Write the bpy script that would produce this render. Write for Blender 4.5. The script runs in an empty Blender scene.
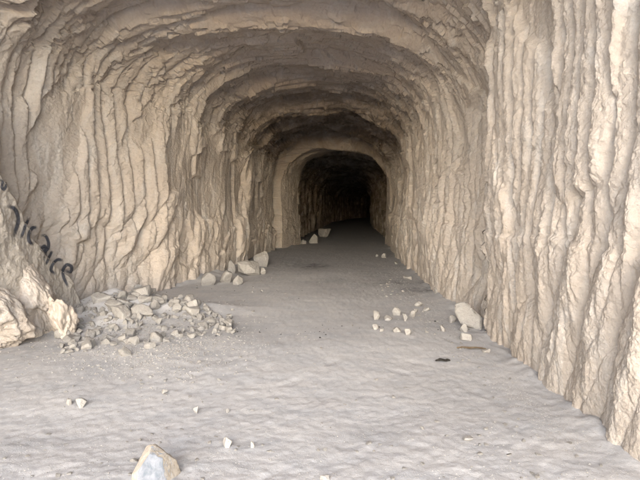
import bpy, bmesh, math, random
import numpy as np
from mathutils import Vector, Matrix
from mathutils.bvhtree import BVHTree

SC = bpy.context.scene
COL = SC.collection
random.seed(7)
RNG = np.random.default_rng(11)
Q = 1.0                      # mesh density of the rock

# ------------------------------------------------------------------ camera
CAM_H = 1.6
F = 554.0                    # focal length in pixels of a 640 wide picture
PITCH = math.atan(35.0 / F)  # looking slightly down
cam = bpy.data.cameras.new('camera')
cam.sensor_width = 36.0
cam.lens = F / 640.0 * 36.0
cam.clip_start = 0.05
cam.clip_end = 2000.0
camo = bpy.data.objects.new('camera', cam)
COL.objects.link(camo)
camo.location = (0, 0, CAM_H)
camo.rotation_euler = (math.pi / 2 - PITCH, 0, 0)
SC.camera = camo

# ------------------------------------------------------------------ sky, sun, exposure
SUN_EL = math.radians(25)
SUN_AZ = math.radians(183)   # veiled sun behind the camera: a broad soft light that reaches far into the tunnel
world = bpy.data.worlds.new('World')
SC.world = world
world.use_nodes = True
wn = world.node_tree
bg = wn.nodes['Background']
sky = wn.nodes.new('ShaderNodeTexSky')
sky.sky_type = 'NISHITA'
sky.sun_disc = False
sky.sun_elevation = SUN_EL
sky.sun_rotation = SUN_AZ
wn.links.new(sky.outputs['Color'], bg.inputs['Color'])
bg.inputs['Strength'].default_value = 0.15
sun = bpy.data.lights.new('sun', 'SUN')
sun.energy = 0.5
sun.angle = math.radians(70)
sun.color = (1.0, 0.99, 0.985)
suno = bpy.data.objects.new('sun', sun)
COL.objects.link(suno)
sd = Vector((math.sin(SUN_AZ) * math.cos(SUN_EL), math.cos(SUN_AZ) * math.cos(SUN_EL), math.sin(SUN_EL)))
suno.rotation_euler = sd.to_track_quat('Z', 'Y').to_euler()
suno.location = (0, 0, 40)
SC.view_settings.view_transform = 'Standard'
SC.view_settings.look = 'None'
SC.view_settings.gamma = 1.0
SC.view_settings.exposure = 2.85
SC.view_settings.use_curve_mapping = False
SC.render.engine = 'CYCLES'
SC.cycles.max_bounces = 10
SC.cycles.diffuse_bounces = 6
SC.cycles.use_denoising = True

# ------------------------------------------------------------------ noise
_perm = RNG.permutation(4096).astype(np.int32)
_ga = RNG.uniform(0, 2 * np.pi, 4096).astype(np.float32)
_gx, _gy = np.cos(_ga), np.sin(_ga)

def pn(x, y, s=0):
    x = np.asarray(x, np.float32) + s * 37.17
    y = np.asarray(y, np.float32) + s * 11.31
    x, y = np.broadcast_arrays(x, y)
    xi = np.floor(x).astype(np.int32); yi = np.floor(y).astype(np.int32)
    fx = x - xi; fy = y - yi
    ux = fx * fx * fx * (fx * (fx * 6 - 15) + 10)
    uy = fy * fy * fy * (fy * (fy * 6 - 15) + 10)
    def g(a, b):
        h = _perm[(_perm[(xi + a) & 4095] + yi + b) & 4095]
        return _gx[h] * (fx - a) + _gy[h] * (fy - b)
    n0 = g(0, 0); n0 += ux * (g(1, 0) - n0)
    n1 = g(0, 1); n1 += ux * (g(1, 1) - n1)
    return (n0 + uy * (n1 - n0)) * 1.45

def fbm(x, y, s=0, o=4, gain=0.5):
    r = 0; a = 1.0; f = 1.0
    for k in range(o):
        r = r + a * pn(x * f, y * f, s + k * 3.7)
        a *= gain; f *= 2.03
    return r

def hash1(i, s=0):
    return _perm[(i.astype(np.int64) * 7 + int(s * 131)) & 4095].astype(np.float32) / 4095.0

def sstep(a, b, x):
    t = np.clip((x - a) / (b - a), 0, 1)
    return t * t * (3 - 2 * t)

def terrace(n, k, w=0.25):
    q = n * k
    f = np.floor(q); r = q - f
    return (f + sstep(0.5 - w / 2, 0.5 + w / 2, r)) / k

_g3 = RNG.normal(size=(4096, 3)).astype(np.float32)
_g3 /= np.linalg.norm(_g3, axis=1, keepdims=True)
def pn3(p, s=0):
    p = np.asarray(p, np.float32) + np.float32([s * 13.7, s * 7.3, s * 3.9])
    i = np.floor(p).astype(np.int32); f = p - i
    u = f * f * f * (f * (f * 6 - 15) + 10)
    def g(a, b, c):
        k = _perm[(_perm[(_perm[(i[:, 0] + a) & 4095] + i[:, 1] + b) & 4095] + i[:, 2] + c) & 4095]
        return (_g3[k] * (f - np.float32([a, b, c]))).sum(1)
    r = 0
    for a in (0, 1):
        for b in (0, 1):
            for c in (0, 1):
                r = r + g(a, b, c) * (u[:, 0] if a else 1 - u[:, 0]) * (u[:, 1] if b else 1 - u[:, 1]) * (u[:, 2] if c else 1 - u[:, 2])
    return r * 1.5
def fbm3(p, s=0, o=4, gain=0.5):
    r = 0; a = 1.0; f = 1.0
    for k in range(o):
        r = r + a * pn3(np.asarray(p) * f, s + k * 5.1); a *= gain; f *= 2.03
    return r

# ------------------------------------------------------------------ materials
def mat(name):
    m = bpy.data.materials.new(name)
    m.use_nodes = True
    nt = m.node_tree
    b = nt.nodes['Principled BSDF']
    b.inputs['Roughness'].default_value = 0.95
    b.inputs['Specular IOR Level'].default_value = 0.15
    return m, nt, b

def noise(nt, vec, scale, detail=4, rough=0.55, dist=0.0):
    n = nt.nodes.new('ShaderNodeTexNoise')
    n.inputs['Scale'].default_value = scale
    n.inputs['Detail'].default_value = detail
    n.inputs['Roughness'].default_value = rough
    n.inputs['Distortion'].default_value = dist
    nt.links.new(vec, n.inputs['Vector'])
    return n.outputs['Fac']

def ramp(nt, fac, stops):
    r = nt.nodes.new('ShaderNodeValToRGB')
    e = r.color_ramp.elements
    while len(e) < len(stops):
        e.new(0.5)
    for i, (p, c) in enumerate(stops):
        e[i].position = p
        e[i].color = (*c, 1) if not isinstance(c, (int, float)) else (c, c, c, 1)
    nt.links.new(fac, r.inputs['Fac'])
    return r.outputs['Color']

def mix(nt, fac, a, b, kind='MIX'):
    m = nt.nodes.new('ShaderNodeMix')
    m.data_type = 'RGBA'; m.blend_type = kind
    for sock, v in ((m.inputs['Factor'], fac), (m.inputs['A'], a), (m.inputs['B'], b)):
        if isinstance(v, (int, float)):
            sock.default_value = v
        elif isinstance(v, tuple):
            sock.default_value = (*v, 1)
        else:
            nt.links.new(v, sock)
    return m.outputs['Result']

def mapping(nt, vec, scale):
    m = nt.nodes.new('ShaderNodeMapping')
    m.inputs['Scale'].default_value = scale
    nt.links.new(vec, m.inputs['Vector'])
    return m.outputs['Vector']

def bump(nt, b, heights, chain=None):
    prev = chain
    for h, dist, strength in heights:
        n = nt.nodes.new('ShaderNodeBump')
        n.inputs['Distance'].default_value = dist
        n.inputs['Strength'].default_value = strength
        nt.links.new(h, n.inputs['Height'])
        if prev is not None:
            nt.links.new(prev, n.inputs['Normal'])
        prev = n.outputs['Normal']
    nt.links.new(prev, b.inputs['Normal'])

def rock_material(name, base, pale, tan, soot_shade=0.0, bumpk=1.0):
    m, nt, b = mat(name)
    tc = nt.nodes.new('ShaderNodeTexCoord').outputs['Object']
    big = noise(nt, tc, 0.55, 5, 0.6, 0.6)
    streak = noise(nt, mapping(nt, tc, (1.6, 1.6, 0.45)), 2.2, 6, 0.65, 0.8)
    fine = noise(nt, tc, 26, 5, 0.7)
    c = mix(nt, ramp(nt, big, [(0.38, 0.0), (0.66, 1.0)]), base, tan)
    c = mix(nt, ramp(nt, streak, [(0.50, 0.0), (0.68, 0.8)]), c, pale)
    c = mix(nt, 0.5, c, ramp(nt, fine, [(0.25, 0.66), (0.70, 1.0)]), 'MULTIPLY')
    if soot_shade:
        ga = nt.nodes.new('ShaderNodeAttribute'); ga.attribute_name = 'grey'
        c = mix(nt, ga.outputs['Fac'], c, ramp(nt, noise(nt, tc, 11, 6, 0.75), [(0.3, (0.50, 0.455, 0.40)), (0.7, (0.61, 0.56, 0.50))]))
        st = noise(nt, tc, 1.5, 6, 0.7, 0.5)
        at = nt.nodes.new('ShaderNodeAttribute'); at.attribute_name = 'soot_shade'
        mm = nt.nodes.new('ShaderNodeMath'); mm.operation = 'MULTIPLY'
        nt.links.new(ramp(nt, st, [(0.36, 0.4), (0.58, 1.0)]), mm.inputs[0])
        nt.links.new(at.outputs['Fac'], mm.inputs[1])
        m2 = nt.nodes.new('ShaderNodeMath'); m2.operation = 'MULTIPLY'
        nt.links.new(mm.outputs[0], m2.inputs[0]); m2.inputs[1].default_value = soot_shade
        c = mix(nt, m2.outputs[0], c, (0.14, 0.105, 0.075))  # sooty vault, plus the unlit depth of the tunnel put into the colour
    nt.links.new(c, b.inputs['Base Color'])
    h1 = noise(nt, tc, 18, 6, 0.65, 0.3)
    h2 = noise(nt, tc, 90, 4, 0.7)
    bump(nt, b, [(h1, 0.035 * bumpk, 0.6), (h2, 0.012 * bumpk, 0.6)])
    return m

M_ROCK = rock_material('carved_limestone', (0.59, 0.525, 0.465), (0.64, 0.60, 0.56), (0.57, 0.495, 0.425), soot_shade=0.9)
M_STONE = rock_material('broken_limestone', (0.41, 0.395, 0.375), (0.48, 0.465, 0.445), (0.375, 0.35, 0.325), bumpk=0.7)
M_DUSTY = rock_material('dusty_limestone', (0.37, 0.355, 0.34), (0.42, 0.405, 0.39), (0.35, 0.33, 0.31), bumpk=0.6)

def two_tone_material():
    m, nt, b = mat('bluish_fractured_stone')
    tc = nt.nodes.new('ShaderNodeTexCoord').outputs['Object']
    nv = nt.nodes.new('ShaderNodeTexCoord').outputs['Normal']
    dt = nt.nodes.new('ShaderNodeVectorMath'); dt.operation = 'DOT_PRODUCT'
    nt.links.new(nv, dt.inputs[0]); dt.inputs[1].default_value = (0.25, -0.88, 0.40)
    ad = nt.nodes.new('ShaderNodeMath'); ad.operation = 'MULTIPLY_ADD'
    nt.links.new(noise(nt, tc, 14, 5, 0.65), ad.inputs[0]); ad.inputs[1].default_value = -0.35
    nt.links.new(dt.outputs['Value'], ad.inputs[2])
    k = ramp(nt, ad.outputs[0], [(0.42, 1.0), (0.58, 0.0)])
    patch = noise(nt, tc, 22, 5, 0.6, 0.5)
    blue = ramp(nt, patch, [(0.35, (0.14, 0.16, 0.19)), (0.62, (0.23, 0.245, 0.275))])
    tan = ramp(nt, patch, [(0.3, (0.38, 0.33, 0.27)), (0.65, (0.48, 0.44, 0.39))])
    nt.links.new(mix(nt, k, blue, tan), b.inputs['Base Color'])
    bump(nt, b, [(noise(nt, tc, 60, 5, 0.7), 0.008, 0.6)])
    return m
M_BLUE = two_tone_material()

def ground_material():
    m, nt, b = mat('dusty_floor')
    tc = nt.nodes.new('ShaderNodeTexCoord').outputs['Object']
    big = noise(nt, tc, 0.7, 5, 0.6, 0.5)
    lay = noise(nt, mapping(nt, tc, (0.7, 1.6, 1)), 2.3, 6, 0.65, 0.4)
    fine = noise(nt, tc, 45, 6, 0.75)
    speck = noise(nt, tc, 130, 3, 0.6)
    c = mix(nt, ramp(nt, big, [(0.35, 0.0), (0.65, 1.0)]), (0.565, 0.56, 0.565), (0.53, 0.525, 0.533))
    c = mix(nt, ramp(nt, lay, [(0.42, 0.0), (0.66, 0.75)]), c, (0.455, 0.465, 0.49))
    c = mix(nt, 0.5, c, ramp(nt, fine, [(0.28, 0.66), (0.62, 1.0)]), 'MULTIPLY')
    c = mix(nt, ramp(nt, speck, [(0.66, 0.0), (0.72, 0.7)]), c, (0.55, 0.53, 0.50))
    c = mix(nt, ramp(nt, speck, [(0.28, 0.5), (0.34, 0.0)]), c, (0.17, 0.165, 0.165))
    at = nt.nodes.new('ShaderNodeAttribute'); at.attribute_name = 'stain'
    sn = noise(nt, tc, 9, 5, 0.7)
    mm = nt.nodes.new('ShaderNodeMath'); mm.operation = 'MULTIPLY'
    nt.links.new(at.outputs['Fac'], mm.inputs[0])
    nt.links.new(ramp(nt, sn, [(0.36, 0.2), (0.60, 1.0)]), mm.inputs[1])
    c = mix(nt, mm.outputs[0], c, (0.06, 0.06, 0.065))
    nt.links.new(c, b.inputs['Base Color'])
    bump(nt, b, [(noise(nt, tc, 22, 6, 0.7), 0.014, 0.4), (noise(nt, tc, 110, 4, 0.7), 0.006, 0.6)])
    return m
M_GROUND = ground_material()

def plain(name, c1, c2, scale=20):
    m, nt, b = mat(name)
    tc = nt.nodes.new('ShaderNodeTexCoord').outputs['Object']
    nt.links.new(ramp(nt, noise(nt, tc, scale, 5, 0.65), [(0.3, c1), (0.7, c2)]), b.inputs['Base Color'])
    bump(nt, b, [(noise(nt, tc, scale * 3, 4, 0.7), 0.004, 0.5)])
    return m
M_RAG = plain('dark_scrap', (0.04, 0.038, 0.036), (0.13, 0.12, 0.11))
M_BARK = plain('dry_brown_peel', (0.20, 0.15, 0.10), (0.36, 0.29, 0.21))
M_CHAR = plain('charcoal', (0.015, 0.015, 0.016), (0.06, 0.06, 0.06))

def paint_material():
    m, nt, b = mat('black_spray_paint')
    b.inputs['Roughness'].default_value = 0.7
    at = nt.nodes.new('ShaderNodeAttribute'); at.attribute_name = 'edge'
    tc = nt.nodes.new('ShaderNodeTexCoord').outputs['Object']
    n = noise(nt, tc, 70, 4, 0.7)
    ad = nt.nodes.new('ShaderNodeMath'); ad.operation = 'MULTIPLY_ADD'
    nt.links.new(n, ad.inputs[0]); ad.inputs[1].default_value = 0.7
    nt.links.new(at.outputs['Fac'], ad.inputs[2])
    k = ramp(nt, ad.outputs[0], [(0.42, 0.0), (1.15, 0.82)])
    tr = nt.nodes.new('ShaderNodeBsdfTransparent')
    mx = nt.nodes.new('ShaderNodeMixShader')
    nt.links.new(k, mx.inputs[0]); nt.links.new(tr.outputs[0], mx.inputs[1]); nt.links.new(b.outputs[0], mx.inputs[2])
    nt.links.new(mx.outputs[0], nt.nodes['Material Output'].inputs['Surface'])
    b.inputs['Base Color'].default_value = (0.085, 0.09, 0.11, 1)
    return m
M_PAINT = paint_material()

# ------------------------------------------------------------------ mesh helpers
def link(name, me, material, parent=None):
    o = bpy.data.objects.new(name, me)
    COL.objects.link(o)
    if material:
        me.materials.append(material)
    if parent:
        o.parent = parent
    return o

def tag(o, label=None, cat=None, group=None, kind=None):
    for k, v in (('label', label), ('category', cat), ('group', group), ('kind', kind)):
        if v:
            o[k] = v
    return o

def grid_normals(P):
    a = np.gradient(P, axis=0); c = np.gradient(P, axis=1)
    n = np.cross(a, c)
    n /= np.linalg.norm(n, axis=2, keepdims=True) + 1e-12
    return n

def grid_mesh(name, P, N=None, attrs=None, flip=False):
    nr, nc = P.shape[:2]
    me = bpy.data.meshes.new(name)
    idx = np.arange(nr * nc, dtype=np.int32).reshape(nr, nc)
    a, b_, c, d = idx[:-1, :-1], idx[:-1, 1:], idx[1:, 1:], idx[1:, :-1]
    quads = np.stack((a, d, c, b_) if flip else (a, b_, c, d), -1).reshape(-1)
    nq = (nr - 1) * (nc - 1)
    me.vertices.add(nr * nc); me.loops.add(nq * 4); me.polygons.add(nq)
    me.vertices.foreach_set('co', P.astype(np.float32).reshape(-1))
    me.loops.foreach_set('vertex_index', quads)
    me.polygons.foreach_set('loop_start', np.arange(0, nq * 4, 4, dtype=np.int32))
    me.polygons.foreach_set('use_smooth', np.ones(nq, bool))
    for k, v in (attrs or {}).items():
        at = me.attributes.new(k, 'FLOAT', 'POINT')
        at.data.foreach_set('value', v.astype(np.float32).reshape(-1))
    me.update(calc_edges=True)
    if N is not None:
        me.normals_split_custom_set_from_vertices(N.astype(np.float32).reshape(-1, 3).tolist())
    return me

def gp(px, py):
    """the point of the floor seen at pixel (px, py) of the 640 x 480 photograph"""
    x = px - 320.0; y = 240.0 - py
    dy = math.cos(PITCH) * F + math.sin(PITCH) * y
    dz = -math.sin(PITCH) * F + math.cos(PITCH) * y
    k = CAM_H / -dz
    return x * k, dy * k

# ------------------------------------------------------------------ tunnel profile
def lerp_tab(z, tab):
    a = np.array(tab, np.float32)
    return np.interp(z, a[:, 0], a[:, 1]).astype(np.float32)
MOUTH = -9.0
T_L = [(-9, -9.5), (-3, -5.8), (0.5, -4.5), (4, -4.0), (6.5, -3.95), (7.6, -3.95), (9.0, -3.6), (10.4, -2.9), (12.7, -2.40), (14.8, -2.05), (15.3, -2.0), (16, -2.1), (19.3, -1.70), (19.75, -1.66), (19.85, -2.25),
       (20.25, -2.2), (20.35, -1.42), (21.0, -1.18), (22.4, -0.86), (22.7, -0.84), (23.0, -1.2), (27, -1.1), (40, 0.1), (52, 1.0), (65, 3.5), (82, 9.5)]
T_R = [(-9, 7.2), (-3, 3.6), (0.5, 2.2), (3.3, 1.97), (6, 2.02), (10, 2.12), (15, 2.28), (19.6, 2.58), (20.3, 2.56), (22.4, 2.68), (22.7, 2.70), (23.0, 3.0), (27, 3.35), (40, 3.95), (52, 4.9), (65, 7.4), (82, 13.4)]
T_H = [(-9, 11.0), (-3, 7.3), (0.5, 5.7), (4, 5.3), (7.5, 4.95), (8.9, 4.80), (9.2, 4.55), (9.5, 4.75), (11.2, 4.68), (11.5, 4.45), (11.9, 4.55), (14.4, 4.42), (14.8, 4.08), (15.2, 4.08), (15.6, 4.42), (19.0, 4.25), (19.9, 4.32), (20.2, 3.72), (22.7, 3.74), (23.0, 4.0), (27, 3.95), (52, 3.6), (80, 3.5)]
T_S = [(-9, 0.70), (8, 0.70), (14, 0.68), (19.7, 0.64), (20.2, 0.62), (80, 0.62)]

def profile(z, rows):
    """undisplaced section: returns P (rows, cols, 3), inward normals, u, h, wall weight, side"""
    nw, na = rows
    xl, xr, H, S = (lerp_tab(z, t) for t in (T_L, T_R, T_H, T_S))
    hs = H * S; c = (xl + xr) / 2; w = (xr - xl) / 2
    th = np.linspace(0, np.pi, na, dtype=np.float32)[:, None]
    ex = np.float32(2 / 2.35)
    cs, sn = np.cos(th), np.sin(th)
    ax = c - w * np.sign(cs) * np.abs(cs) ** ex
    ah = hs + (H - hs) * np.abs(sn) ** ex
    tl = np.linspace(0, 1, nw, dtype=np.float32)[:-1, None]
    lh = -0.35 + (hs + 0.35) * tl
    one = np.ones_like(lh)
    # walls lean in a little towards the spring of the vault
    X = np.concatenate([xl * one, ax, xr * one], 0)
    Hh = np.concatenate([lh, ah, lh[::-1]], 0)
    U = np.concatenate([lh / hs * 3.4, np.broadcast_to(3.4 + th / np.pi * 6.2, ah.shape), 13.0 - lh[::-1] / hs * 3.4], 0)
    rel = Hh / hs
    wall = 1 - sstep(0.82, 1.22, rel)
    side = np.concatenate([-one * np.ones_like(xl), np.broadcast_to(-cs, ah.shape), one * np.ones_like(xl)], 0)
    Z = np.broadcast_to(z, X.shape)
    P = np.stack([X, Z, Hh], -1).astype(np.float32)
    T = np.gradient(P[..., [0, 2]], axis=0)
    n = np.stack([T[..., 1], -T[..., 0]], -1)
    n /= np.linalg.norm(n, axis=-1, keepdims=True) + 1e-9
    return P, n, U.astype(np.float32), rel, wall.astype(np.float32), side

# ------------------------------------------------------------------ ground height
HEAPS = [(-2.95, 7.5, 0.75, 0.6, 0.15), (-3.2, 8.4, 0.7, 0.6, 0.20), (-2.5, 8.2, 0.85, 0.55, 0.11), (-1.75, 8.35, 0.7, 0.4, 0.06),
         (-2.45, 12.2, 0.5, 0.9, 0.10), (-2.0, 14.0, 0.4, 0.8, 0.08)]
def ground_h(x, y):
    x = np.asarray(x, np.float32); y = np.asarray(y, np.float32)
    h = 0.030 * pn(x * 0.55, y * 0.45, 41) + 0.009 * pn(x * 1.6, y * 1.3, 43) + 0.004 * pn(x * 6, y * 5, 44)
    h = h + 0.004 * fbm(x * 14, y * 12, 46, 2)
    for cx, cy, rx, ry, a in HEAPS:
        h = h + a * np.exp(-(((x - cx) / rx) ** 2 + ((y - cy) / ry) ** 2)) * (1 + 0.35 * pn(x * 3, y * 3, 47))
    ins = (y > 0) & (y < 22)
    for dist, sd_ in ((x - lerp_tab(y, T_L), 61), (lerp_tab(y, T_R) - x, 62)):
        k = np.exp(-np.clip(dist - 0.02, 0, 3) / 0.10) * (0.03 + 0.05 * pn(y * 1.3, x * 0.5, sd_) + 0.02 * pn(y * 7, x * 7, sd_ + 2)).clip(0.0, 0.15)
        h = h + np.where(ins, k, 0)
    return h
def gh(x, y):
    return float(ground_h(np.array([x]), np.array([y]))[0])

# slanted edge where the smooth grey face with the writing ends
E_H = [(-0.5, 8.3), (0.5, 7.85), (0.62, 7.75), (0.95, 7.2), (1.25, 6.85), (1.6, 6.6), (2.05, 6.25), (2.6, 6.1), (3.1, 5.95), (4.5, 5.7)]

FACE = {}
def displace(z, P, n, U, rel, wall, side):
    Z = P[..., 1]; h = P[..., 2]
    arch = 1 - wall
    left = (side < 0).astype(np.float32)
    right = 1 - left
    # large undulation of the cut
    d = 0.15 * pn(Z * 0.42, U * 0.24, 1) + 0.07 * pn(Z * 1.0, U * 0.32, 2)
    # jagged warp shared by the tool marks
    j1 = pn(Z * 2.8, U * 0.8, 4); j2 = fbm(Z * 9, U * 3.6, 5, 3)
    j3 = fbm(Z * 7, U * 8.5, 11, 3, 0.6)
    # tool grooves: ribs running up the wall and over the vault
    zk = np.linspace(MOUTH - 1, 90, 2000)
    cum = np.concatenate([[0], np.cumsum(np.diff(zk) / np.interp(zk[1:], [4, 8, 14, 22], [0.23, 0.22, 0.26, 0.34]))])
    ph0 = np.interp(Z[0], zk, cum).astype(np.float32)[None]
    ph = ph0 + 0.42 * pn(Z * 0.45, U * 0.045, 3) + arch * (0.40 * pn(Z * 1.1, U * 0.6, 57) + 0.16 * pn(Z * 2.6, U * 2.0, 58)) + 0.028 * j1 + 0.016 * j2 + 0.016 * j3
    i = np.floor(ph); f = ph - i
    rib = np.where(f < 0.66, np.sin(np.pi / 2 * f / 0.66), np.cos(np.pi / 2 * (f - 0.66) / 0.34)) ** 0.8
    ii_ = i.astype(np.int32)
    ra = 0.65 + 0.35 * hash1(ii_, 1)
    knob = pn(i * 7.37, U * 2.2, 8) + 0.7 * pn(i * 5.1, U * 7.5, 10) + 0.4 * pn(i * 3.3, U * 17.0, 12)
    spall = fbm(Z * 0.62 + 0.3 * U * np.sign(side), U * 0.30, 6, 3, 0.4) + 0.05 * j1 + 0.02 * j2
    patch = 1 - sstep(0.30, 0.36, spall)
    amp = (0.115 * wall * (0.20 + 0.80 * sstep(0.20, 0.46, rel)) + arch * (0.034 - 0.010 * sstep(7, 10, Z) + 0.035 * sstep(0.55, 0.95, np.abs(side)))) * ra
    d = d + patch * amp * (rib * (1 + 0.13 * knob) - 0.55) - (1 - patch) * (0.05 + 0.10 * np.clip(spall - 0.34, 0, 0.6)) * wall
    # finer second set of grooves
    ph2 = ph * 2.6 + 0.5 * pn(Z * 0.9, U * 0.15, 13) + 0.08 * j1 + 0.05 * j2
    i2 = np.floor(ph2); f2 = ph2 - i2
    rib2 = np.sqrt(np.clip(1 - (2 * f2 - 1) ** 2, 0, 1))
    p2 = sstep(-0.25, 0.15, pn(Z * 0.6, U * 0.3, 16)) * (0.25 + 0.75 * patch)
    d = d + (0.012 * wall + 0.010 * arch) * (1 - 0.7 * sstep(8, 12, Z)) * p2 * (0.3 + 0.7 * hash1(i2.astype(np.int32), 4)) * (rib2 - 0.6)
    # spalled flakes: stepped sheets with ragged edges, taller than wide
    rot = U * 0.22 * np.where(side < 0, 1, -1)
    n1 = fbm((Z + rot) * 0.8, U * 0.25, 20, 3, 0.38) + 0.03 * j2 + 0.06 * j1
    d = d + 0.035 * terrace(n1, 3.0, 0.10) * (0.8 - 0.35 * arch)
    n0 = fbm((Z - 0.5 * rot) * 0.5, U * 0.15, 28, 3, 0.36) + 0.012 * j2 + 0.03 * j1
    d = d + (0.22 - 0.10 * right * wall * (Z < 6.8)) * terrace(n0, 2.0, 0.08) * (0.85 - 0.5 * arch)
    n2 = fbm((Z - rot * 0.6) * 2.3, U * 0.48, 24, 3, 0.42) + 0.06 * j2
    d = d + (0.03 - 0.018 * right * (Z < 7)) * terrace(n2, 3.5, 0.10)
    # broad slanted gouges on the lower wall
    low = wall * (1 - sstep(0.36, 0.62, rel + 0.12 * pn(Z * 0.8, 1.0, 31)))
    gz = Z + np.where(side < 0, -0.30, 0.34) * h
    g = np.abs(pn(gz * 1.9, U * 0.55, 33) + 0.08 * j1)
    d = d + low * (0.15 * np.sqrt(g + 0.002) - 0.06)
    g2 = np.abs(pn(gz * 4.6, U * 1.3, 35))
    d = d + low * 0.055 * (np.sqrt(g2 + 0.002) - 0.4)
    # tier line: the right wall was cut in two lifts
    tier = 1.28 + 0.05 * pn(Z * 0.9, 3.0, 37) + 0.02 * j2
    d = d + right * wall * 0.028 * (1 - sstep(-0.02, 0.03, h - tier)) * sstep(-0.5, 0.1, pn(Z * 0.5, 7.0, 39) + 0.2)
    # vault: ragged steps that hang a little lower with each bite
    sp = Z / 2.1 + 0.42 * pn(Z * 0.45, U * 0.22, 50) + 0.16 * pn(Z * 1.2, U * 0.7, 51) + 0.06 * pn(Z * 3.0, U * 2.2, 52) + 0.02 * j2
    si = np.floor(sp); sf = sp - si
    saw = sstep(0.0, 0.10, sf) * (1 - sf) ** 0.8
    d = d + arch * (0.12 + 0.26 * hash1(si.astype(np.int32), 7)) * (0.20 + 0.80 * sstep(-0.25, 0.35, pn(Z * 0.3, U * 0.45, 53))) * (saw - 0.3)
    n3 = fbm(Z * 1.5, U * 0.75, 55, 4) + 0.05 * j3
    d = d + arch * 0.14 * terrace(n3, 2.6, 0.08)
    # general roughness
    d = d + 0.006 * j2 + 0.005 * j3 * (1 + 1.2 * arch) + (0.007 - 0.003 * sstep(9, 13, Z)) * fbm(Z * 27, U * 24, 60, 3, 0.65)
    # the grey face with the writing stands forward and is smoother
    e = lerp_tab(h, E_H) + 0.05 * pn(h * 2.2, 2.0, 70) + 0.02 * pn(h * 9, 4.0, 71)
    face = left * (1 - sstep(-0.03, 0.05, Z - e)) * sstep(4.2, 5.4, Z) * (1 - sstep(2.7, 3.6, h))
    sm = 0.40 - 0.02 * h + 0.030 * fbm(Z * 2.6, U * 2.6, 73, 5, 0.6) + 0.020 * terrace(fbm(Z * 1.1 + 0.5 * U, U * 0.7, 75, 3), 5, 0.2) + 0.004 * j2
    d = d * (1 - face) + sm * face
    # pocket right behind that face
    d = d - 0.22 * left * wall * np.exp(-((Z - e - 0.35) / 0.28) ** 2) * (1 - face)
    # the foot of each wall keeps to its line on the floor
    zz = Z[0]
    for sgn in (-1, 1):
        m_ = ((side * sgn) > 0.999) & (h < 2.4)
        mean = (d * m_).sum(0) / np.maximum(m_.sum(0), 1)
        zr = np.arange(zz[0], zz[-1] + 0.05, 0.05)
        mr = np.interp(zr, zz, mean)
        kk = np.exp(-(np.arange(-40, 41) * 0.05 / 0.55) ** 2); kk /= kk.sum()
        mr = np.convolve(np.pad(mr, 40, mode='edge'), kk, mode='valid')
        d = d - np.interp(zz, zr, mr).astype(np.float32)[None] * wall * ((side * sgn) > 0) * (1 - face)
    ed = Z - 6.85 + 0.05 * j1 + 0.03 * j3 + 0.10 * pn(h * 0.7, 5.0, 81)
    d = d - 0.30 * right * wall * sstep(-0.05, 0.05, ed) * (1 - sstep(0.9, 3.2, ed))
    d = d * (1 - 0.35 * wall * (1 - sstep(0.1, 0.7, h)) * (1 - face))
    # keep the deep tunnel's cut calmer round its smooth entrance ring
    ring = np.exp(-((Z - 21.4) / 1.3) ** 4)
    d = d * (1 - 0.70 * ring) + ring * (0.018 * fbm(Z * 4, U * 3.2, 99, 4, 0.6) + 0.02 * terrace(fbm(Z * 1.5, U * 1.3, 98, 2), 4, 0.15))
    FACE['face'] = face
    return d

def soot_shade_of(z, P, arch_rel):  # sooty vault; growing darkness farther in is shade painted into the rock colour
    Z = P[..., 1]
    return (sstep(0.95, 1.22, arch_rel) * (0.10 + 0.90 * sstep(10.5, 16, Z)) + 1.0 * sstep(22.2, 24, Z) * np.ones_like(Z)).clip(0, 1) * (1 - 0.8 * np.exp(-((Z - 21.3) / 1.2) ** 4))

def z_list(a, b, fn):
    out = [a]
    while out[-1] < b:
        out.append(out[-1] + fn(out[-1]) / Q)
    return np.array(out, np.float32)

def build_section(z, rows):
    P, n, U, rel, wall, side = profile(z, rows)
    d = displace(z, P, n, U, rel, wall, side)
    P = P.copy()
    P[..., 0] += n[..., 0] * d
    P[..., 2] += n[..., 1] * d
    # ragged shift along the tunnel so that edges overhang a little
    P[..., 1] += 0.035 * fbm(P[..., 1] * 3.3, U * 2.6, 80, 3) * (z > MOUTH + 0.5)
    return P, rel

zs = np.concatenate([z_list(MOUTH, 1.9, lambda z: 0.035), z_list(2.0, 20.9, lambda z: min(max(0.0004 * z * z, 0.0055), 0.016))])
rows = (int(560 * Q), int(760 * Q))
P, rel = build_section(zs, rows)
N = -grid_normals(P)
soot_shade = soot_shade_of(zs, P, rel)
grey = FACE['face'].copy()
nw, na = rows
cut1, cut2 = nw - 1 + int(na * 0.12), nw - 1 + int(na * 0.88)
first_ring = P[:, 0].copy()
def strip(name, a, b):
    return link(name, grid_mesh(name, P[a:b + 1], N[a:b + 1], {'soot_shade': soot_shade[a:b + 1], 'grey': grey[a:b + 1]}), M_ROCK)
wall_left = tag(strip('wall_left', 0, cut1), 'left rock wall of the tunnel with vertical pick grooves and a grey face bearing black writing', 'rock wall', kind='structure')
ceiling = tag(strip('ceiling', cut1, cut2), 'rough brown vaulted rock ceiling stepping down into the tunnel', 'ceiling', kind='structure')
wall_right = tag(strip('wall_right', cut2, len(P) - 1), 'right rock wall of the tunnel with tall vertical grooves', 'rock wall', kind='structure')
last_ring_z = zs[-1]
BVH_L = None

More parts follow.
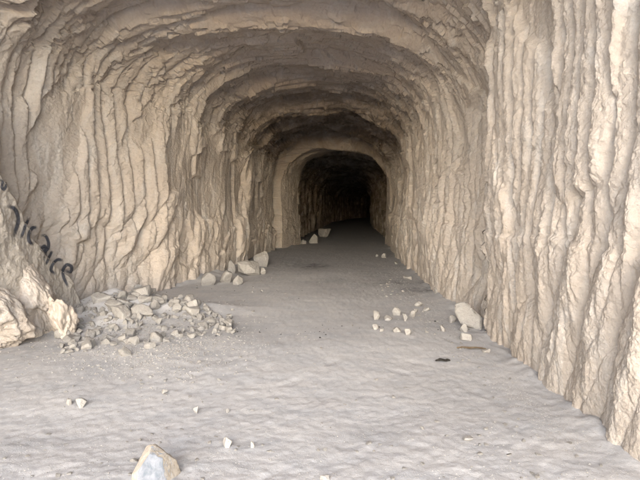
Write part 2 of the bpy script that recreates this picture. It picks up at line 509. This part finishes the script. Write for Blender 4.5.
# deep tunnel behind the entrance ring
zi = np.concatenate([z_list(20.65, 24, lambda z: 0.022), z_list(24.03, 82, lambda z: 0.0016 * z)])
rows_i = (int(300 * Q), int(420 * Q))
Pi, n, U, reli, wal, side = profile(zi, rows_i)
di = displace(zi, Pi, n, U, reli, wal, side) * (1 - 0.25 * sstep(21.2, 23, Pi[..., 1])) - 0.03 * (1 - sstep(20.9, 21.3, Pi[..., 1]))
sp = zi / 1.55 + 0.25 * pn(zi[None, :] * 0.5, U * 0.3, 90) + 0.05 * pn(zi[None, :] * 2.0, U * 1.5, 91)
sf = sp - np.floor(sp)
di = di + sstep(22.9, 23.6, Pi[..., 1]) * 0.20 * (sstep(0, 0.12, sf) * (1 - sf))
di = di * 1.0 - 0.0
Pi = Pi.copy(); Pi[..., 0] += n[..., 0] * di; Pi[..., 2] += n[..., 1] * di
Pi[..., 1] += 0.03 * pn(Pi[..., 1] * 3, U * 2.5, 80)
endc = Pi[:, -1].mean(0); endc[2] = -0.4
Pi = np.concatenate([Pi] + [((Pi[:, -1:] - endc) * k_ + endc + np.array([0, 0.6 * (1 - k_) + 0.1, 0])).astype(np.float32) for k_ in (0.8, 0.5, 0.2, 0.0)], 1)
reli_c = np.concatenate([reli] + [reli[:, -1:]] * 4, 1)
inner = link('inner_tunnel_wall', grid_mesh('inner_tunnel_wall', Pi, -grid_normals(Pi), {'soot_shade': soot_shade_of(zi, Pi, reli_c)}), M_ROCK)
tag(inner, 'dark ribbed inner tunnel beyond the smooth arched ring', 'tunnel', kind='structure')

# hillside that the tunnel is cut into
sub = first_ring[::8]
cx, cz = -1.1, 0.0
rings = []
dirs = sub[:, [0, 2]] - np.array([cx, 1.5], np.float32)
dirs /= np.linalg.norm(dirs, axis=1, keepdims=True)
dirs[:, 1] = np.where(sub[:, 2] < 1.6, 0, dirs[:, 1])
for k, (off, yy) in enumerate([(0, MOUTH)] + [(o_, MOUTH - 0.012 * o_) for o_ in np.linspace(0.15, 5.0, 34)] + [(5 + 3 * s_, MOUTH + 95 * s_ ** 1.5) for s_ in np.linspace(0.04, 1, 24)]):
    r = sub.copy()
    nz = 0.5 * fbm(sub[:, 2] * 0.5 + sub[:, 0] * 0.4, np.full(len(sub), off * 0.5 + yy * 0.1), 95, 4) * min(1, off / 1.5)
    r[:, 0] += dirs[:, 0] * off * 2.4; r[:, 2] += dirs[:, 1] * off * 0.5
    r[:, 1] = yy + nz
    rings.append(r)
Ph = np.stack(rings, 1)
hill = link('hillside', grid_mesh('hillside', Ph, None, {'soot_shade': np.zeros(Ph.shape[:2])}), M_ROCK)
tag(hill, kind='structure')

# ------------------------------------------------------------------ ground sheet
def axis(core, lo, hi):
    far = [1.0]
    while far[-1] < 600: far.append(far[-1] * 1.35)
    far = np.array(far[1:], np.float32) - 1
    return np.concatenate([(lo - far)[::-1], core, hi + far]).astype(np.float32)
gx = axis(np.arange(-4.6, 3.4, 0.011 / Q), -4.6, 3.4)
gy = axis(z_list(2.2, 30, lambda z: min(max(0.0011 * z * z, 0.010), 0.06)), 2.2, 30)
GX, GY = np.meshgrid(gx, gy, indexing='ij')
GZ = ground_h(GX, GY)
near = (np.abs(GX) < 12) & (GY > -12) & (GY < 60)
GZ = np.where(near, GZ, 0.0)
# scuffs and footprints trodden into the dust
for k in range(150):
    fx, fy = RNG.uniform(-2.0, 1.7), 3.0 + 12 * RNG.random() ** 1.4
    a = RNG.normal(0, 0.5)
    u = (GX - fx) * math.cos(a) + (GY - fy) * math.sin(a); v = -(GX - fx) * math.sin(a) + (GY - fy) * math.cos(a)
    GZ = GZ - RNG.uniform(0.003, 0.009) * np.exp(-((u / 0.06) ** 2 + (v / 0.14) ** 2) ** 2) + 0.002 * np.exp(-(((u - 0.02) / 0.10) ** 2 + ((v + 0.05) / 0.20) ** 2))
def ground_base(x, y):
    i = np.clip(np.searchsorted(gx, x), 1, len(gx) - 1); j = np.clip(np.searchsorted(gy, y), 1, len(gy) - 1)
    return float(max(GZ[i - 1:i + 1, j - 1:j + 1].mean(), -9))
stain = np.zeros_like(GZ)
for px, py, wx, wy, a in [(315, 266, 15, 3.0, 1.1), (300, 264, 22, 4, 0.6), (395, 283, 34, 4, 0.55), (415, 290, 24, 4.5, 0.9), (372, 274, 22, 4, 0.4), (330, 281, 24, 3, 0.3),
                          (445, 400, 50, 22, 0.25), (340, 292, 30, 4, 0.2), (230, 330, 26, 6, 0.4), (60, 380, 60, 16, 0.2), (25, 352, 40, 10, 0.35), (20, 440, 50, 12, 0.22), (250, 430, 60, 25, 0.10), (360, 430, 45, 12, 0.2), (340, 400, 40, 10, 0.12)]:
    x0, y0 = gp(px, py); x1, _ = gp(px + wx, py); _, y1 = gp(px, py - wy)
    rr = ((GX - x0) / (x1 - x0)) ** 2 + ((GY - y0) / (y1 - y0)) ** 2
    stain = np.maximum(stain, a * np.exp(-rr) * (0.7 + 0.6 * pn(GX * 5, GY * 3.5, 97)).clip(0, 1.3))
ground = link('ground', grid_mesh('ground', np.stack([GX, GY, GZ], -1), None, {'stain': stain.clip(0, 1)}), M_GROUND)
tag(ground, kind='structure')

# ------------------------------------------------------------------ stones
def ico(level):
    bm = bmesh.new()
    bmesh.ops.create_icosphere(bm, subdivisions=level, radius=1.0)
    v = np.array([q.co[:] for q in bm.verts], np.float32)
    f = [tuple(q.index for q in p.verts) for p in bm.faces]
    bm.free()
    return v, f
ICO = {k: ico(k) for k in (2, 3, 4, 5, 6)}

def rock_mesh(seed, size, level=4, planes=13, p=16, rough=0.03, flat_base=True, lump=0.0, chips=0.0, normals=None):
    """angular broken stone: rounded intersection of half-spaces, roughened; base near z = 0"""
    rg = np.random.default_rng(seed)
    d, f = ICO[level]
    d = d / np.linalg.norm(d, axis=1, keepdims=True)
    nn = rg.normal(size=(planes, 3)) if normals is None else np.array(normals, float)[:, :3]
    nn /= np.linalg.norm(nn, axis=1, keepdims=True)
    off = rg.uniform(0.5, 0.95, len(nn)) if normals is None else np.array(normals, float)[:, 3]
    if normals is None:
        nn = np.concatenate([nn, [[1, 0, 0], [-1, 0, 0], [0, 1, 0], [0, -1, 0], [0, 0, 1], [0, 0, -1]]])
        off = np.concatenate([off, np.full(6, 1.12)])
    dot = np.clip(d @ nn.T, 0, None) / off
    r = (np.sum(dot ** p, axis=1) + 1e-9) ** (-1.0 / p)
    s = seed % 97
    asp = np.array(size, float) / max(size)
    q = d * r[:, None] * asp
    r = r * (1 + lump * fbm3(q * 2.6, s, 2))
    if chips:
        r = r + chips * terrace(fbm3(q * np.array([3.4, 3.4, 1.7]), s + 5, 4), 4.0, 0.2)
    r = r + rough * fbm3(q * 4.5, s + 9, 4, 0.6)
    v = d * r[:, None]
    v[:, 0] *= size[0] / 2 / max(abs(v[:, 0]).max(), 1e-6)
    v[:, 1] *= size[1] / 2 / max(abs(v[:, 1]).max(), 1e-6)
    lo, hi = v[:, 2].min(), v[:, 2].max()
    v[:, 2] = (v[:, 2] - lo) * size[2] / (hi - lo)
    me = bpy.data.meshes.new('stone')
    me.from_pydata(v.tolist(), [], f)
    me.polygons.foreach_set('use_smooth', np.ones(len(f), bool))
    me.update()
    return me

def place(o, x, y, rz=0.0, tilt=(0, 0), sink=0.15, size_z=None, base=None):
    b = ground_base(x, y) if base is None else base
    o.location = (x, y, b - sink * (size_z or 0.1))
    o.rotation_euler = (tilt[0], tilt[1], rz)

def stone_at(name, px, py, wpx, hpx, label, cat='stone', group=None, depth=0.9, material=None, seed=None, level=4, rz=0.0, tilt=(0, 0), sink=0.22, planes=11, p=30, rough=0.055, **kw):
    """a stone whose foot is seen at pixel (px, py) of the photograph, about wpx by hpx large there"""
    x, y = gp(px, py)
    m = math.hypot(y, CAM_H) / F
    w, hh = wpx * m * 0.82, hpx * m * 0.88
    me = rock_mesh(seed or int(px * 7 + py), (w, w * depth, hh / (1 - sink)), level, planes, p=p, rough=rough, **kw)
    me.name = name
    o = link(name, me, material or M_STONE)
    place(o, x, y + w * depth * 0.4, rz, tilt, sink, hh)
    return tag(o, label, cat, group)

# the bluish foreground stone: a leaning wedge
x, y = gp(155, 486)
me = rock_mesh(5, (0.265, 0.24, 0.215), 6, normals=[(-0.66, -0.22, 0.72, 0.50), (0.10, -0.92, 0.24, 0.58), (0.88, -0.25, 0.18, 0.70), (0.45, 0.30, 0.80, 0.60), (0.1, 0.9, 0.35, 0.75), (0, 0, -1, 0.6), (-0.75, -0.62, 0.1, 0.85), (-0.9, 0.4, 0.1, 0.85), (0.55, -0.8, 0.0, 0.74), (0.30, -0.12, 1.0, 0.52), (-0.2, 0.2, 1.0, 0.66)],
               p=42, rough=0.025)
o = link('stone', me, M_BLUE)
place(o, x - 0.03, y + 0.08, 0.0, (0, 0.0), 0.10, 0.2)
tag(o, 'angular bluish grey stone lying alone at the very front of the floor', 'stone')

# boulders bulging from the foot of the left wall
def boulder(px, py, size, label, seed, rz, tilt, lump=0.16, chips=0.16, level=6, dy=0.2, sink=0.1, material=None):
    x, y = gp(px, py)
    me = rock_mesh(seed, size, level, 16, p=11, rough=0.06, lump=lump, chips=chips)
    me.name = 'boulder'
    o = link('boulder', me, material or M_ROCK)
    place(o, x, y + dy, rz, tilt, sink, size[2])
    return tag(o, label, 'boulder')
boulder(46, 340, (1.0, 0.9, 1.66), 'tall lumpy cream boulder against the left wall below the black writing', 21, 0.3, (0.0, -0.50), dy=0.42)
boulder(-4, 352, (0.85, 0.8, 1.25), 'flaky pale boulder cut off by the photo edge in front of the taller lumpy one', 34, 0.8, (0.0, -0.38), dy=0.1)
boulder(66, 340, (0.36, 0.4, 0.6), 'low rounded boulder between the lumpy cream boulder and the rubble heap', 47, 0.2, (0.0, -0.3), level=5, dy=0.1)

# blocks at the left wall further in
stone_at('boulder', 247, 277, 31, 17, 'large square pale block beside the left wall half way in', 'boulder', depth=0.8, seed=301, level=5, rz=0.25, planes=9, sink=0.08)
stone_at('boulder', 263, 268, 21, 17, 'tapering slab leaning on the left wall behind the square block', 'boulder', depth=0.8, seed=307, level=5, tilt=(-0.15, -0.1), planes=10)
stone_at('stone', 224, 284, 16, 14, 'upright wedge shaped stone left of the square pale block', depth=0.7, seed=310, rz=0.4, tilt=(0, 0.15), sink=0.2)
stone_at('stone', 238, 285, 15, 10, 'three cornered stone in front of the square pale block', depth=0.9, seed=312, rz=0.9)
stone_at('stone', 209, 286, 20, 14, 'low dusty grey lump at the far left of the wall blocks', depth=0.9, seed=317, material=M_DUSTY)
stone_at('stone', 230, 275, 13, 14, 'dusty stone tucked behind the upright wedge against the left wall', depth=0.9, seed=319, material=M_DUSTY)
stone_at('stone', 263, 275, 7, 7, 'small stone touching the right corner of the square pale block', seed=322)
stone_at('boulder', 314, 243, 13, 10, 'pale grey block on the floor just inside the dark inner tunnel', 'boulder', seed=330, rz=0.5, planes=9)
stone_at('boulder', 324, 237, 17, 9, 'long low block lying behind another at the inner tunnel entrance', 'boulder', seed=334, rz=-0.2)
stone_at('stone', 303, 244, 8, 5, 'small stone left of the block at the inner tunnel entrance', seed=337)

# right hand stones
x, y = gp(468, 330)
bm = bmesh.new()
ol = [(-13, 11), (-3, 13.5), (12.5, -1), (13.5, -13), (-6, -8), (-12.5, 2)]
fr = [bm.verts.new((a_ * 0.0138, -0.04, (b_ + 13) * 0.0150)) for a_, b_ in ol]
bk = [bm.verts.new((a_ * 0.0128 + 0.008, 0.045, (b_ + 13) * 0.0142 + 0.004)) for a_, b_ in ol]
bm.faces.new(fr); bm.faces.new(bk[::-1])
for i in range(6):
    bm.faces.new((fr[i], bk[i], bk[(i + 1) % 6], fr[(i + 1) % 6]))
bmesh.ops.recalc_face_normals(bm, faces=bm.faces[:])
bmesh.ops.bevel(bm, geom=bm.edges[:], offset=0.009, segments=2, affect='EDGES')
bmesh.ops.triangulate(bm, faces=bm.faces[:])
for _ in range(3):
    bmesh.ops.subdivide_edges(bm, edges=[e_ for e_ in bm.edges if e_.calc_length() > 0.014], cuts=1)
    bmesh.ops.triangulate(bm, faces=bm.faces[:])
co_ = np.array([v_.co[:] for v_ in bm.verts])
dn = 0.006 * fbm3(co_ * 14, 3, 4, 0.6)
bm.normal_update()
for v_, k_ in zip(bm.verts, dn):
    v_.co += v_.normal * float(k_)
for f_ in bm.faces: f_.smooth = True
me = bpy.data.meshes.new('slab'); bm.to_mesh(me); bm.free()
o = link('slab', me, M_STONE)
place(o, x + 0.0, y + 0.05, -0.35, (-0.62, 0.0), 0.08, 0.3)
tag(o, 'flat pale five sided slab leaning against the foot of the right wall', 'slab')
R = [
    (464, 333, 11, 10, 'rounded stone resting against the front of the leaning slab', 401, None),
    (467, 342, 15, 8, 'whitish low stone in front of the leaning slab, nearest to the camera', 402, None),
    (453, 323, 9, 8, 'small dusty stone at the left corner of the leaning slab', 403, M_DUSTY),
    (444, 333, 8, 6, 'small dull stone on the floor left of the slab, apart from others', 404, M_DUSTY),
    (488, 354, 11, 4, 'thin flat chip at the end of the brown peel by right wall', 405, None),
    (377, 320, 10, 9, 'round stone at the left end of the loose stone ring on the floor', 406, None),
    (398, 315, 11, 8, 'round pale stone at the back of the loose stone ring', 407, None),
    (419, 307, 12, 6, 'wide low stone at the far right of the loose stone ring', 408, None),
    (406, 321, 9, 7, 'angular stone in the middle cluster of the loose stone ring', 409, None),
    (412, 317, 9, 7, 'tilted bright stone leaning on the middle cluster of the stone ring', 410, None),
    (416, 312, 8, 4, 'small white chip behind the middle cluster of the stone ring', 411, None),
    (427, 311, 10, 4, 'flat thin stone lying right of the loose stone ring', 412, None),
    (376, 331, 8, 6, 'small stone at the near left corner of the loose stone ring', 413, None),
    (397, 334, 15, 6, 'long flat stone at the front of the loose stone ring', 414, None),
    (409, 337, 8, 7, 'knobbly stone at the front right corner of the loose stone ring', 415, None),
    (382, 333, 7, 3, 'tiny flat chip between two front stones of the loose ring', 416, None),
    (388, 321, 13, 5, 'dust covered mound like stone inside the loose ring', 417, M_DUSTY),
    (436, 295, 7, 6, 'single round stone on the floor close to the right wall foot', 418, None),
    (407, 280, 11, 4, 'flat pale stone on the dark stained floor by the right wall', 419, None),
    (384, 258, 6, 5, 'pale stone far in at the right side of the floor', 420, None),
    (396, 264, 5, 3, 'small flat stone far in at the foot of the right wall', 421, None),
    (377, 257, 4, 3, 'tiny stone beside the far pale stone on the right', 422, None),
]
for px, py, w, hh, lab, sd_, mt in R:
    stone_at('stone', px, py, w, hh, lab, seed=sd_, depth=0.85, rz=random.uniform(-1, 1), material=mt, level=4, group='stones along the right side' if False else None)
L = [
    (80, 406, 14, 10, 'bright angular stone on the front left floor beside a smaller one', 501),
    (68, 404, 8, 7, 'small stone just left of the bright angular stone on open floor', 502),
    (196, 412, 7, 7, 'pale upright chip standing alone on the front floor', 503),
    (227, 412, 6, 4, 'little grey chip on the floor right of the upright chip', 504),
    (226, 447, 14, 8, 'pale stone half sunk in the dust right of the bluish stone', 505),
    (252, 446, 6, 5, 'small chip right of the half sunk pale stone', 506),
    (164, 393, 10, 4, 'flat dull chip in the middle of the front left floor', 507),
    (325, 479, 12, 5, 'white chip at the bottom edge of the floor in the middle', 508),
    (84, 302, 19, 20, 'smooth rounded stone wedged in the corner under the writing, above the rubble', 509),
    (468, 442, 14, 4, 'pale flat chip on the floor near the lower right wall', 510),
]
for px, py, w, hh, lab, sd_ in L:
    stone_at('stone', px, py, w, hh, lab, seed=sd_, depth=0.85, rz=random.uniform(-1, 1), level=4, sink=0.45 if 'sunk' in lab else 0.12)

# ------------------------------------------------------------------ rubble heap: every stone a thing
POOL = [rock_mesh(700 + k, (1.0, random.uniform(0.7, 1.0), random.uniform(0.5, 0.85)), 4, 10, p=22, rough=0.075) for k in range(26)]
for me in POOL:
    me.materials.append(M_STONE)
placed = []
def try_place(x, y, r, k):
    for (a, b_, q) in placed:
        if (a - x) ** 2 + (b_ - y) ** 2 < (k * (q + r)) ** 2:
            return False
    placed.append((x, y, r))
    return True
BIG = [
    (100, 316, 26, 'big upright angular stone in the middle of the rubble heap'),
    (122, 322, 25, 'broad buff block with a brown broken side in the rubble heap'),
    (112, 304, 19, 'bright rounded stone at the top of the rubble heap against the wall'),
    (142, 304, 22, 'wide pale stone at the right shoulder of the rubble heap by the wall'),
    (165, 303, 15, 'rounded grey stone at the right end of the wall, behind the rubble heap'),
    (155, 302, 13, 'smaller grey stone next to the rounded one at the right end of the wall'),
    (94, 313, 14, 'rounded stone above the big upright one on the left of the rubble heap'),
    (89, 348, 17, 'white stone at the near left foot of the rubble heap'),
    (122, 356, 13, 'dark edged stone lying loose in front of the rubble heap'),
    (70, 340, 17, 'grey stone at the lower left corner of the rubble heap by the boulder'),
    (204, 328, 15, 'largest stone in the right hand tail of the rubble heap'),
    (228, 328, 11, 'pale wedge at the far right tip of the rubble heap'),
    (150, 348, 13, 'whitish flat stone in front of the middle of the rubble heap'),
    (222, 322, 9, 'round stone at the back of the right tip of the rubble heap'),
]
k = 0
def rubble(px, py, wpx, label, group, name='stone'):
    global k
    x, y = gp(px, py)
    # heap points stand higher than the plane: walk towards the camera until the ray meets the heap
    X, Y = x, y
    for it in range(4):
        hgt = gh(X, Y); t = 1 - hgt / CAM_H
        X, Y = x * t, y * t
    s = wpx * math.hypot(Y, CAM_H) / F
    if not try_place(X, Y, s / 2, 0.46):
        return None
    o = bpy.data.objects.new(name, POOL[k % len(POOL)]); k += 1
    COL.objects.link(o)
    o.scale = (s, s * random.uniform(0.85, 1.1), s * random.uniform(0.85, 1.25))
    o.rotation_euler = (random.uniform(-0.4, 0.4), random.uniform(-0.4, 0.4), random.uniform(0, 6.28))
    o.location = (X, Y, ground_base(X, Y) - 0.16 * s)
    tag(o, label, 'stone', group)
    return o
for px, py, w, lab in BIG:
    rubble(px, py, w, lab, None)
n_r = 0; tries = 0
while n_r < 270 and tries < 12000:
    tries += 1
    t = random.random()
    px = 62 + 172 * t ** 1.15
    mid = np.interp(px, [60, 90, 130, 170, 235], [342, 323, 319, 321, 327])
    half = np.interp(px, [60, 90, 130, 170, 210, 238], [12, 28, 27, 23, 12, 6])
    py = random.uniform(mid - half, mid + half)
    if abs(py - mid) > half:
        continue
    w = min(4.2 + random.expovariate(1 / 3.6), 17)
    if w > 8.5:
        lab, grp = 'fist to head sized broken limestone chunk in the rubble heap', 'large stones of the rubble heap'
    else:
        lab, grp = 'small broken limestone piece in the rubble heap at the left wall', 'small stones of the rubble heap'
    if rubble(px, py, w, lab, grp):
        n_r += 1

# pebbles scattered over the floor
n_p = 0; tries = 0
while n_p < 240 and tries < 5000:
    tries += 1
    kind = random.random()
    if kind < 0.62:
        px, py = random.uniform(0, 620), 262 + 218 * random.random() ** 0.8
    elif kind < 0.8:
        px = random.uniform(380, 500); py = 262 + (px - 380) * 0.95 + random.gauss(-2, 8) + 20
    else:
        px, py = random.gauss(150, 75), random.gauss(362, 22)
    x, y = gp(px, py)
    if x < float(lerp_tab(np.array([y]), T_L)[0]) + 0.45 or x > float(lerp_tab(np.array([y]), T_R)[0]) - 0.25 or y > 20:
        continue
    s = random.uniform(0.016, 0.04) * (1.5 if random.random() < 0.12 else 1) * max(1, y / 7)
    if not try_place(x, y, s / 2, 1.0):
        continue
    o = bpy.data.objects.new('pebble', POOL[random.randrange(len(POOL))])
    COL.objects.link(o)
    o.scale = (s, s, s * random.uniform(0.6, 1.0)); o.rotation_euler = (random.uniform(-.3, .3), random.uniform(-.3, .3), random.uniform(0, 6.28))
    o.location = (x, y, ground_base(x, y) - 0.2 * s)
    tag(o, 'small loose pale pebble scattered on the dusty tunnel floor', 'pebble', 'pebbles on the floor')
    n_p += 1

# countless chips of gravel: one object
def chips(name, pts, sizes, material, seed):
    rg = np.random.default_rng(seed)
    oct_v = np.array([[1, 0, 0], [-0.5, 0.87, 0], [-0.5, -0.87, 0], [0.1, 0, 0.75], [0, 0.1, -0.6]], np.float32)
    oct_f = np.array([[0, 1, 3], [1, 2, 3], [2, 0, 3], [1, 0, 4], [2, 1, 4], [0, 2, 4]])
    V, Fc = [], []
    for i, ((x, y), s) in enumerate(zip(pts, sizes)):
        a = rg.uniform(0, 6.28)
        v = oct_v * (1 + rg.uniform(-0.35, 0.35, oct_v.shape)) * s * np.array([1, rg.uniform(.5, 1), rg.uniform(.4, .9)])
        c, q = math.cos(a), math.sin(a)
        v = v @ np.array([[c, -q, 0], [q, c, 0], [0, 0, 1]])
        v += np.array([x, y, ground_base(x, y) + 0.1 * s])
        V.append(v); Fc.append(oct_f + 5 * i)
    me = bpy.data.meshes.new(name)
    me.from_pydata(np.concatenate(V).tolist(), [], np.concatenate(Fc).tolist())
    me.update()
    return tag(link(name, me, material), kind='stuff')
pts, sz = [], []
for i in range(11000):
    r_ = random.random()
    if r_ < 0.5:
        px, py = random.uniform(-20, 640), 258 + 240 * random.random() ** 0.85
    elif r_ < 0.85:
        px, py = random.gauss(140, 55), random.gauss(340, 17)
    else:
        t_ = random.random() ** 1.4; px = 388 + 190 * t_ + random.gauss(0, 9); py = 266 + 180 * t_ + random.gauss(4, 9)
    if py < 250: continue
    x, y = gp(px, py)
    if x < float(lerp_tab(np.array([y]), T_L)[0]) + 0.2 or x > float(lerp_tab(np.array([y]), T_R)[0]) - 0.1 or y > 26: continue
    pts.append((x, y)); sz.append(random.uniform(0.0025, 0.008) * (2.0 if 0.5 < r_ < 0.85 else 1) * max(1, y / 6))
chips('gravel', pts, sz, M_DUSTY, 3)
pts, sz = [], []
for i in range(500):
    q = random.choice([(315, 266, 11, 2), (315, 266, 9, 2), (412, 290, 16, 3), (388, 284, 18, 3), (230, 330, 12, 4)])
    x, y = gp(random.gauss(q[0], q[1]), random.gauss(q[2] * 0 + q[1] * 0 + (266 if q[0] == 315 else 290 if q[0] == 412 else 284 if q[0] == 388 else 330), q[3]))
    pts.append((x, y)); sz.append(random.uniform(0.006, 0.02))
chips('charcoal_gravel', pts, sz, M_CHAR, 4)

# dark scrap and the brown peel on the floor
def ribbon(name, pts, widths, material, label, cat, thick=0.004):
    bm = bmesh.new()
    rowsv = []
    for i, ((x, y, z), w) in enumerate(zip(pts, widths)):
        rowsv.append([bm.verts.new((x + random.uniform(-.2, .2) * w * 0.2, y + (j - 1) * w / 2, z + (0.012 if j == 1 else 0.0) + random.uniform(0, 0.006))) for j in range(3)])
    for a, b_ in zip(rowsv, rowsv[1:]):
        for j in range(2):
            bm.faces.new((a[j], b_[j], b_[j + 1], a[j + 1]))
    bmesh.ops.solidify(bm, geom=bm.faces[:], thickness=thick)
    me = bpy.data.meshes.new(name); bm.to_mesh(me); bm.free()
    o = link(name, me, material)
    return tag(o, label, cat)
x, y = gp(443, 361); b0 = ground_base(x, y)
ribbon('cloth_scrap', [(x + dx, y + dy, b0 + dz) for dx, dy, dz in ((-.08, .0, .002), (-.05, .02, .006), (-.02, .01, .016), (.02, -.01, .010), (.045, .01, .012), (.075, .0, .002))],
       (0.02, .06, .10, .07, .08, .02), M_RAG, 'crumpled black scrap lying on the pale floor', 'scrap')
x, y = gp(471, 350); b0 = ground_base(x, y)
ribbon('bark_strip', [(x + dx, y + dy, b0 + dz) for dx, dy, dz in ((-.15, .03, .002), (-.09, .02, .015), (-.02, .0, .012), (.05, -.01, .02), (.11, -.02, .012), (.16, -.02, .002))],
       (0.02, .05, .07, .06, .05, .02), M_BARK, 'thin brown peel lying below the leaning slab', 'peel')

# ------------------------------------------------------------------ writing on the grey face of the left wall
me = wall_left.data
nr_, nc_ = cut1 + 1, len(zs)
c1 = int(np.searchsorted(zs, 9.0))
sub_idx = np.arange(nr_ * nc_).reshape(nr_, nc_)[:, :c1][::2, ::2]
PP = P[:cut1 + 1, :c1][::2, ::2].reshape(-1, 3)
r2, c2 = sub_idx.shape
ii = np.arange(r2 * c2).reshape(r2, c2)
polys = np.stack((ii[:-1, :-1], ii[:-1, 1:], ii[1:, 1:], ii[1:, :-1]), -1).reshape(-1, 4)
bvh = BVHTree.FromPolygons(PP.tolist(), polys.tolist())
def on_wall(px, py):
    d = Vector(((px - 320), F * math.cos(PITCH) + (240 - py) * math.sin(PITCH), -F * math.sin(PITCH) + (240 - py) * math.cos(PITCH))).normalized()
    loc, nor, i, dist = bvh.ray_cast(Vector((0, 0, CAM_H)), d)
    if loc is None: return None, None
    if nor.dot(d) > 0: nor = -nor
    return loc, nor
A = lambda pts: [(a / 6.4, 165 + b / 6.4) for a, b in pts]
B = lambda pts: [(a / 6.4, 225 + b / 6.4) for a, b in pts]
STROKES = [
    (A([(2, 92), (14, 112), (8, 138), (20, 156), (34, 138), (36, 108)]), 12),
    (A([(45, 264), (80, 274), (100, 294), (112, 330), (114, 365), (100, 410), (88, 460)]), 17),
    (A([(186, 340), (162, 385), (146, 430), (132, 470)]), 13),
    (B([(238, 16), (205, 20), (182, 58), (184, 102), (212, 126)]), 15),
    (B([(262, 68), (290, 70), (308, 108), (306, 148), (282, 166), (266, 150), (284, 136), (292, 165), (280, 228)]), 14),
    (B([(332, 165), (312, 208), (290, 256)]), 12),
    (B([(402, 226), (368, 222), (336, 250), (324, 288), (352, 316)]), 13),
    (B([(416, 290), (450, 300), (456, 266), (426, 254), (402, 290), (404, 330), (420, 368), (436, 398)]), 13),
]
V, Fc, ED = [], [], []
for pts_, w in STROKES:
    p = np.array(pts_, float)
    # smooth the stroke (Catmull-Rom)
    q = np.vstack([2 * p[0] - p[1], p, 2 * p[-1] - p[-2]])
    path = []
    for i in range(len(p) - 1):
        a, b_, c, d = q[i:i + 4]
        for t in np.linspace(0, 1, 14, endpoint=False):
            path.append(0.5 * ((2 * b_) + (c - a) * t + (2 * a - 5 * b_ + 4 * c - d) * t * t + (3 * b_ - a - 3 * c + d) * t ** 3))
    path.append(p[-1])
    path = np.array(path)
    tg = np.gradient(path, axis=0); tg /= np.linalg.norm(tg, axis=1, keepdims=True) + 1e-9
    nrm = np.stack([-tg[:, 1], tg[:, 0]], 1)
    row0 = None
    n_ = len(path)
    for i in range(n_):
        endk = min(1, 0.25 + 4 * min(i, n_ - 1 - i) / n_)
        row = []
        for j in range(7):
            s_ = (j - 3) / 3
            loc, nor = on_wall(*(path[i] + nrm[i] * s_ * w / 6.4 * 1.0))
            if loc is None: row = None; break
            V.append((loc + nor * 0.006)[:]); ED.append((1 - abs(s_) ** 1.6) * endk); row.append(len(V) - 1)
        if row and row0:
            for j in range(6):
                quad = (row0[j], row[j], row[j + 1], row0[j + 1])
                if max((Vector(V[quad[0]]) - Vector(V[m_])).length for m_ in quad) < 0.09:
                    Fc.append(quad)
        row0 = row
gm = bpy.data.meshes.new('graffiti')
gm.from_pydata(V, [], Fc)
at = gm.attributes.new('edge', 'FLOAT', 'POINT'); at.data.foreach_set('value', np.array(ED, np.float32))
gm.update()
link('graffiti', gm, M_PAINT, wall_left)
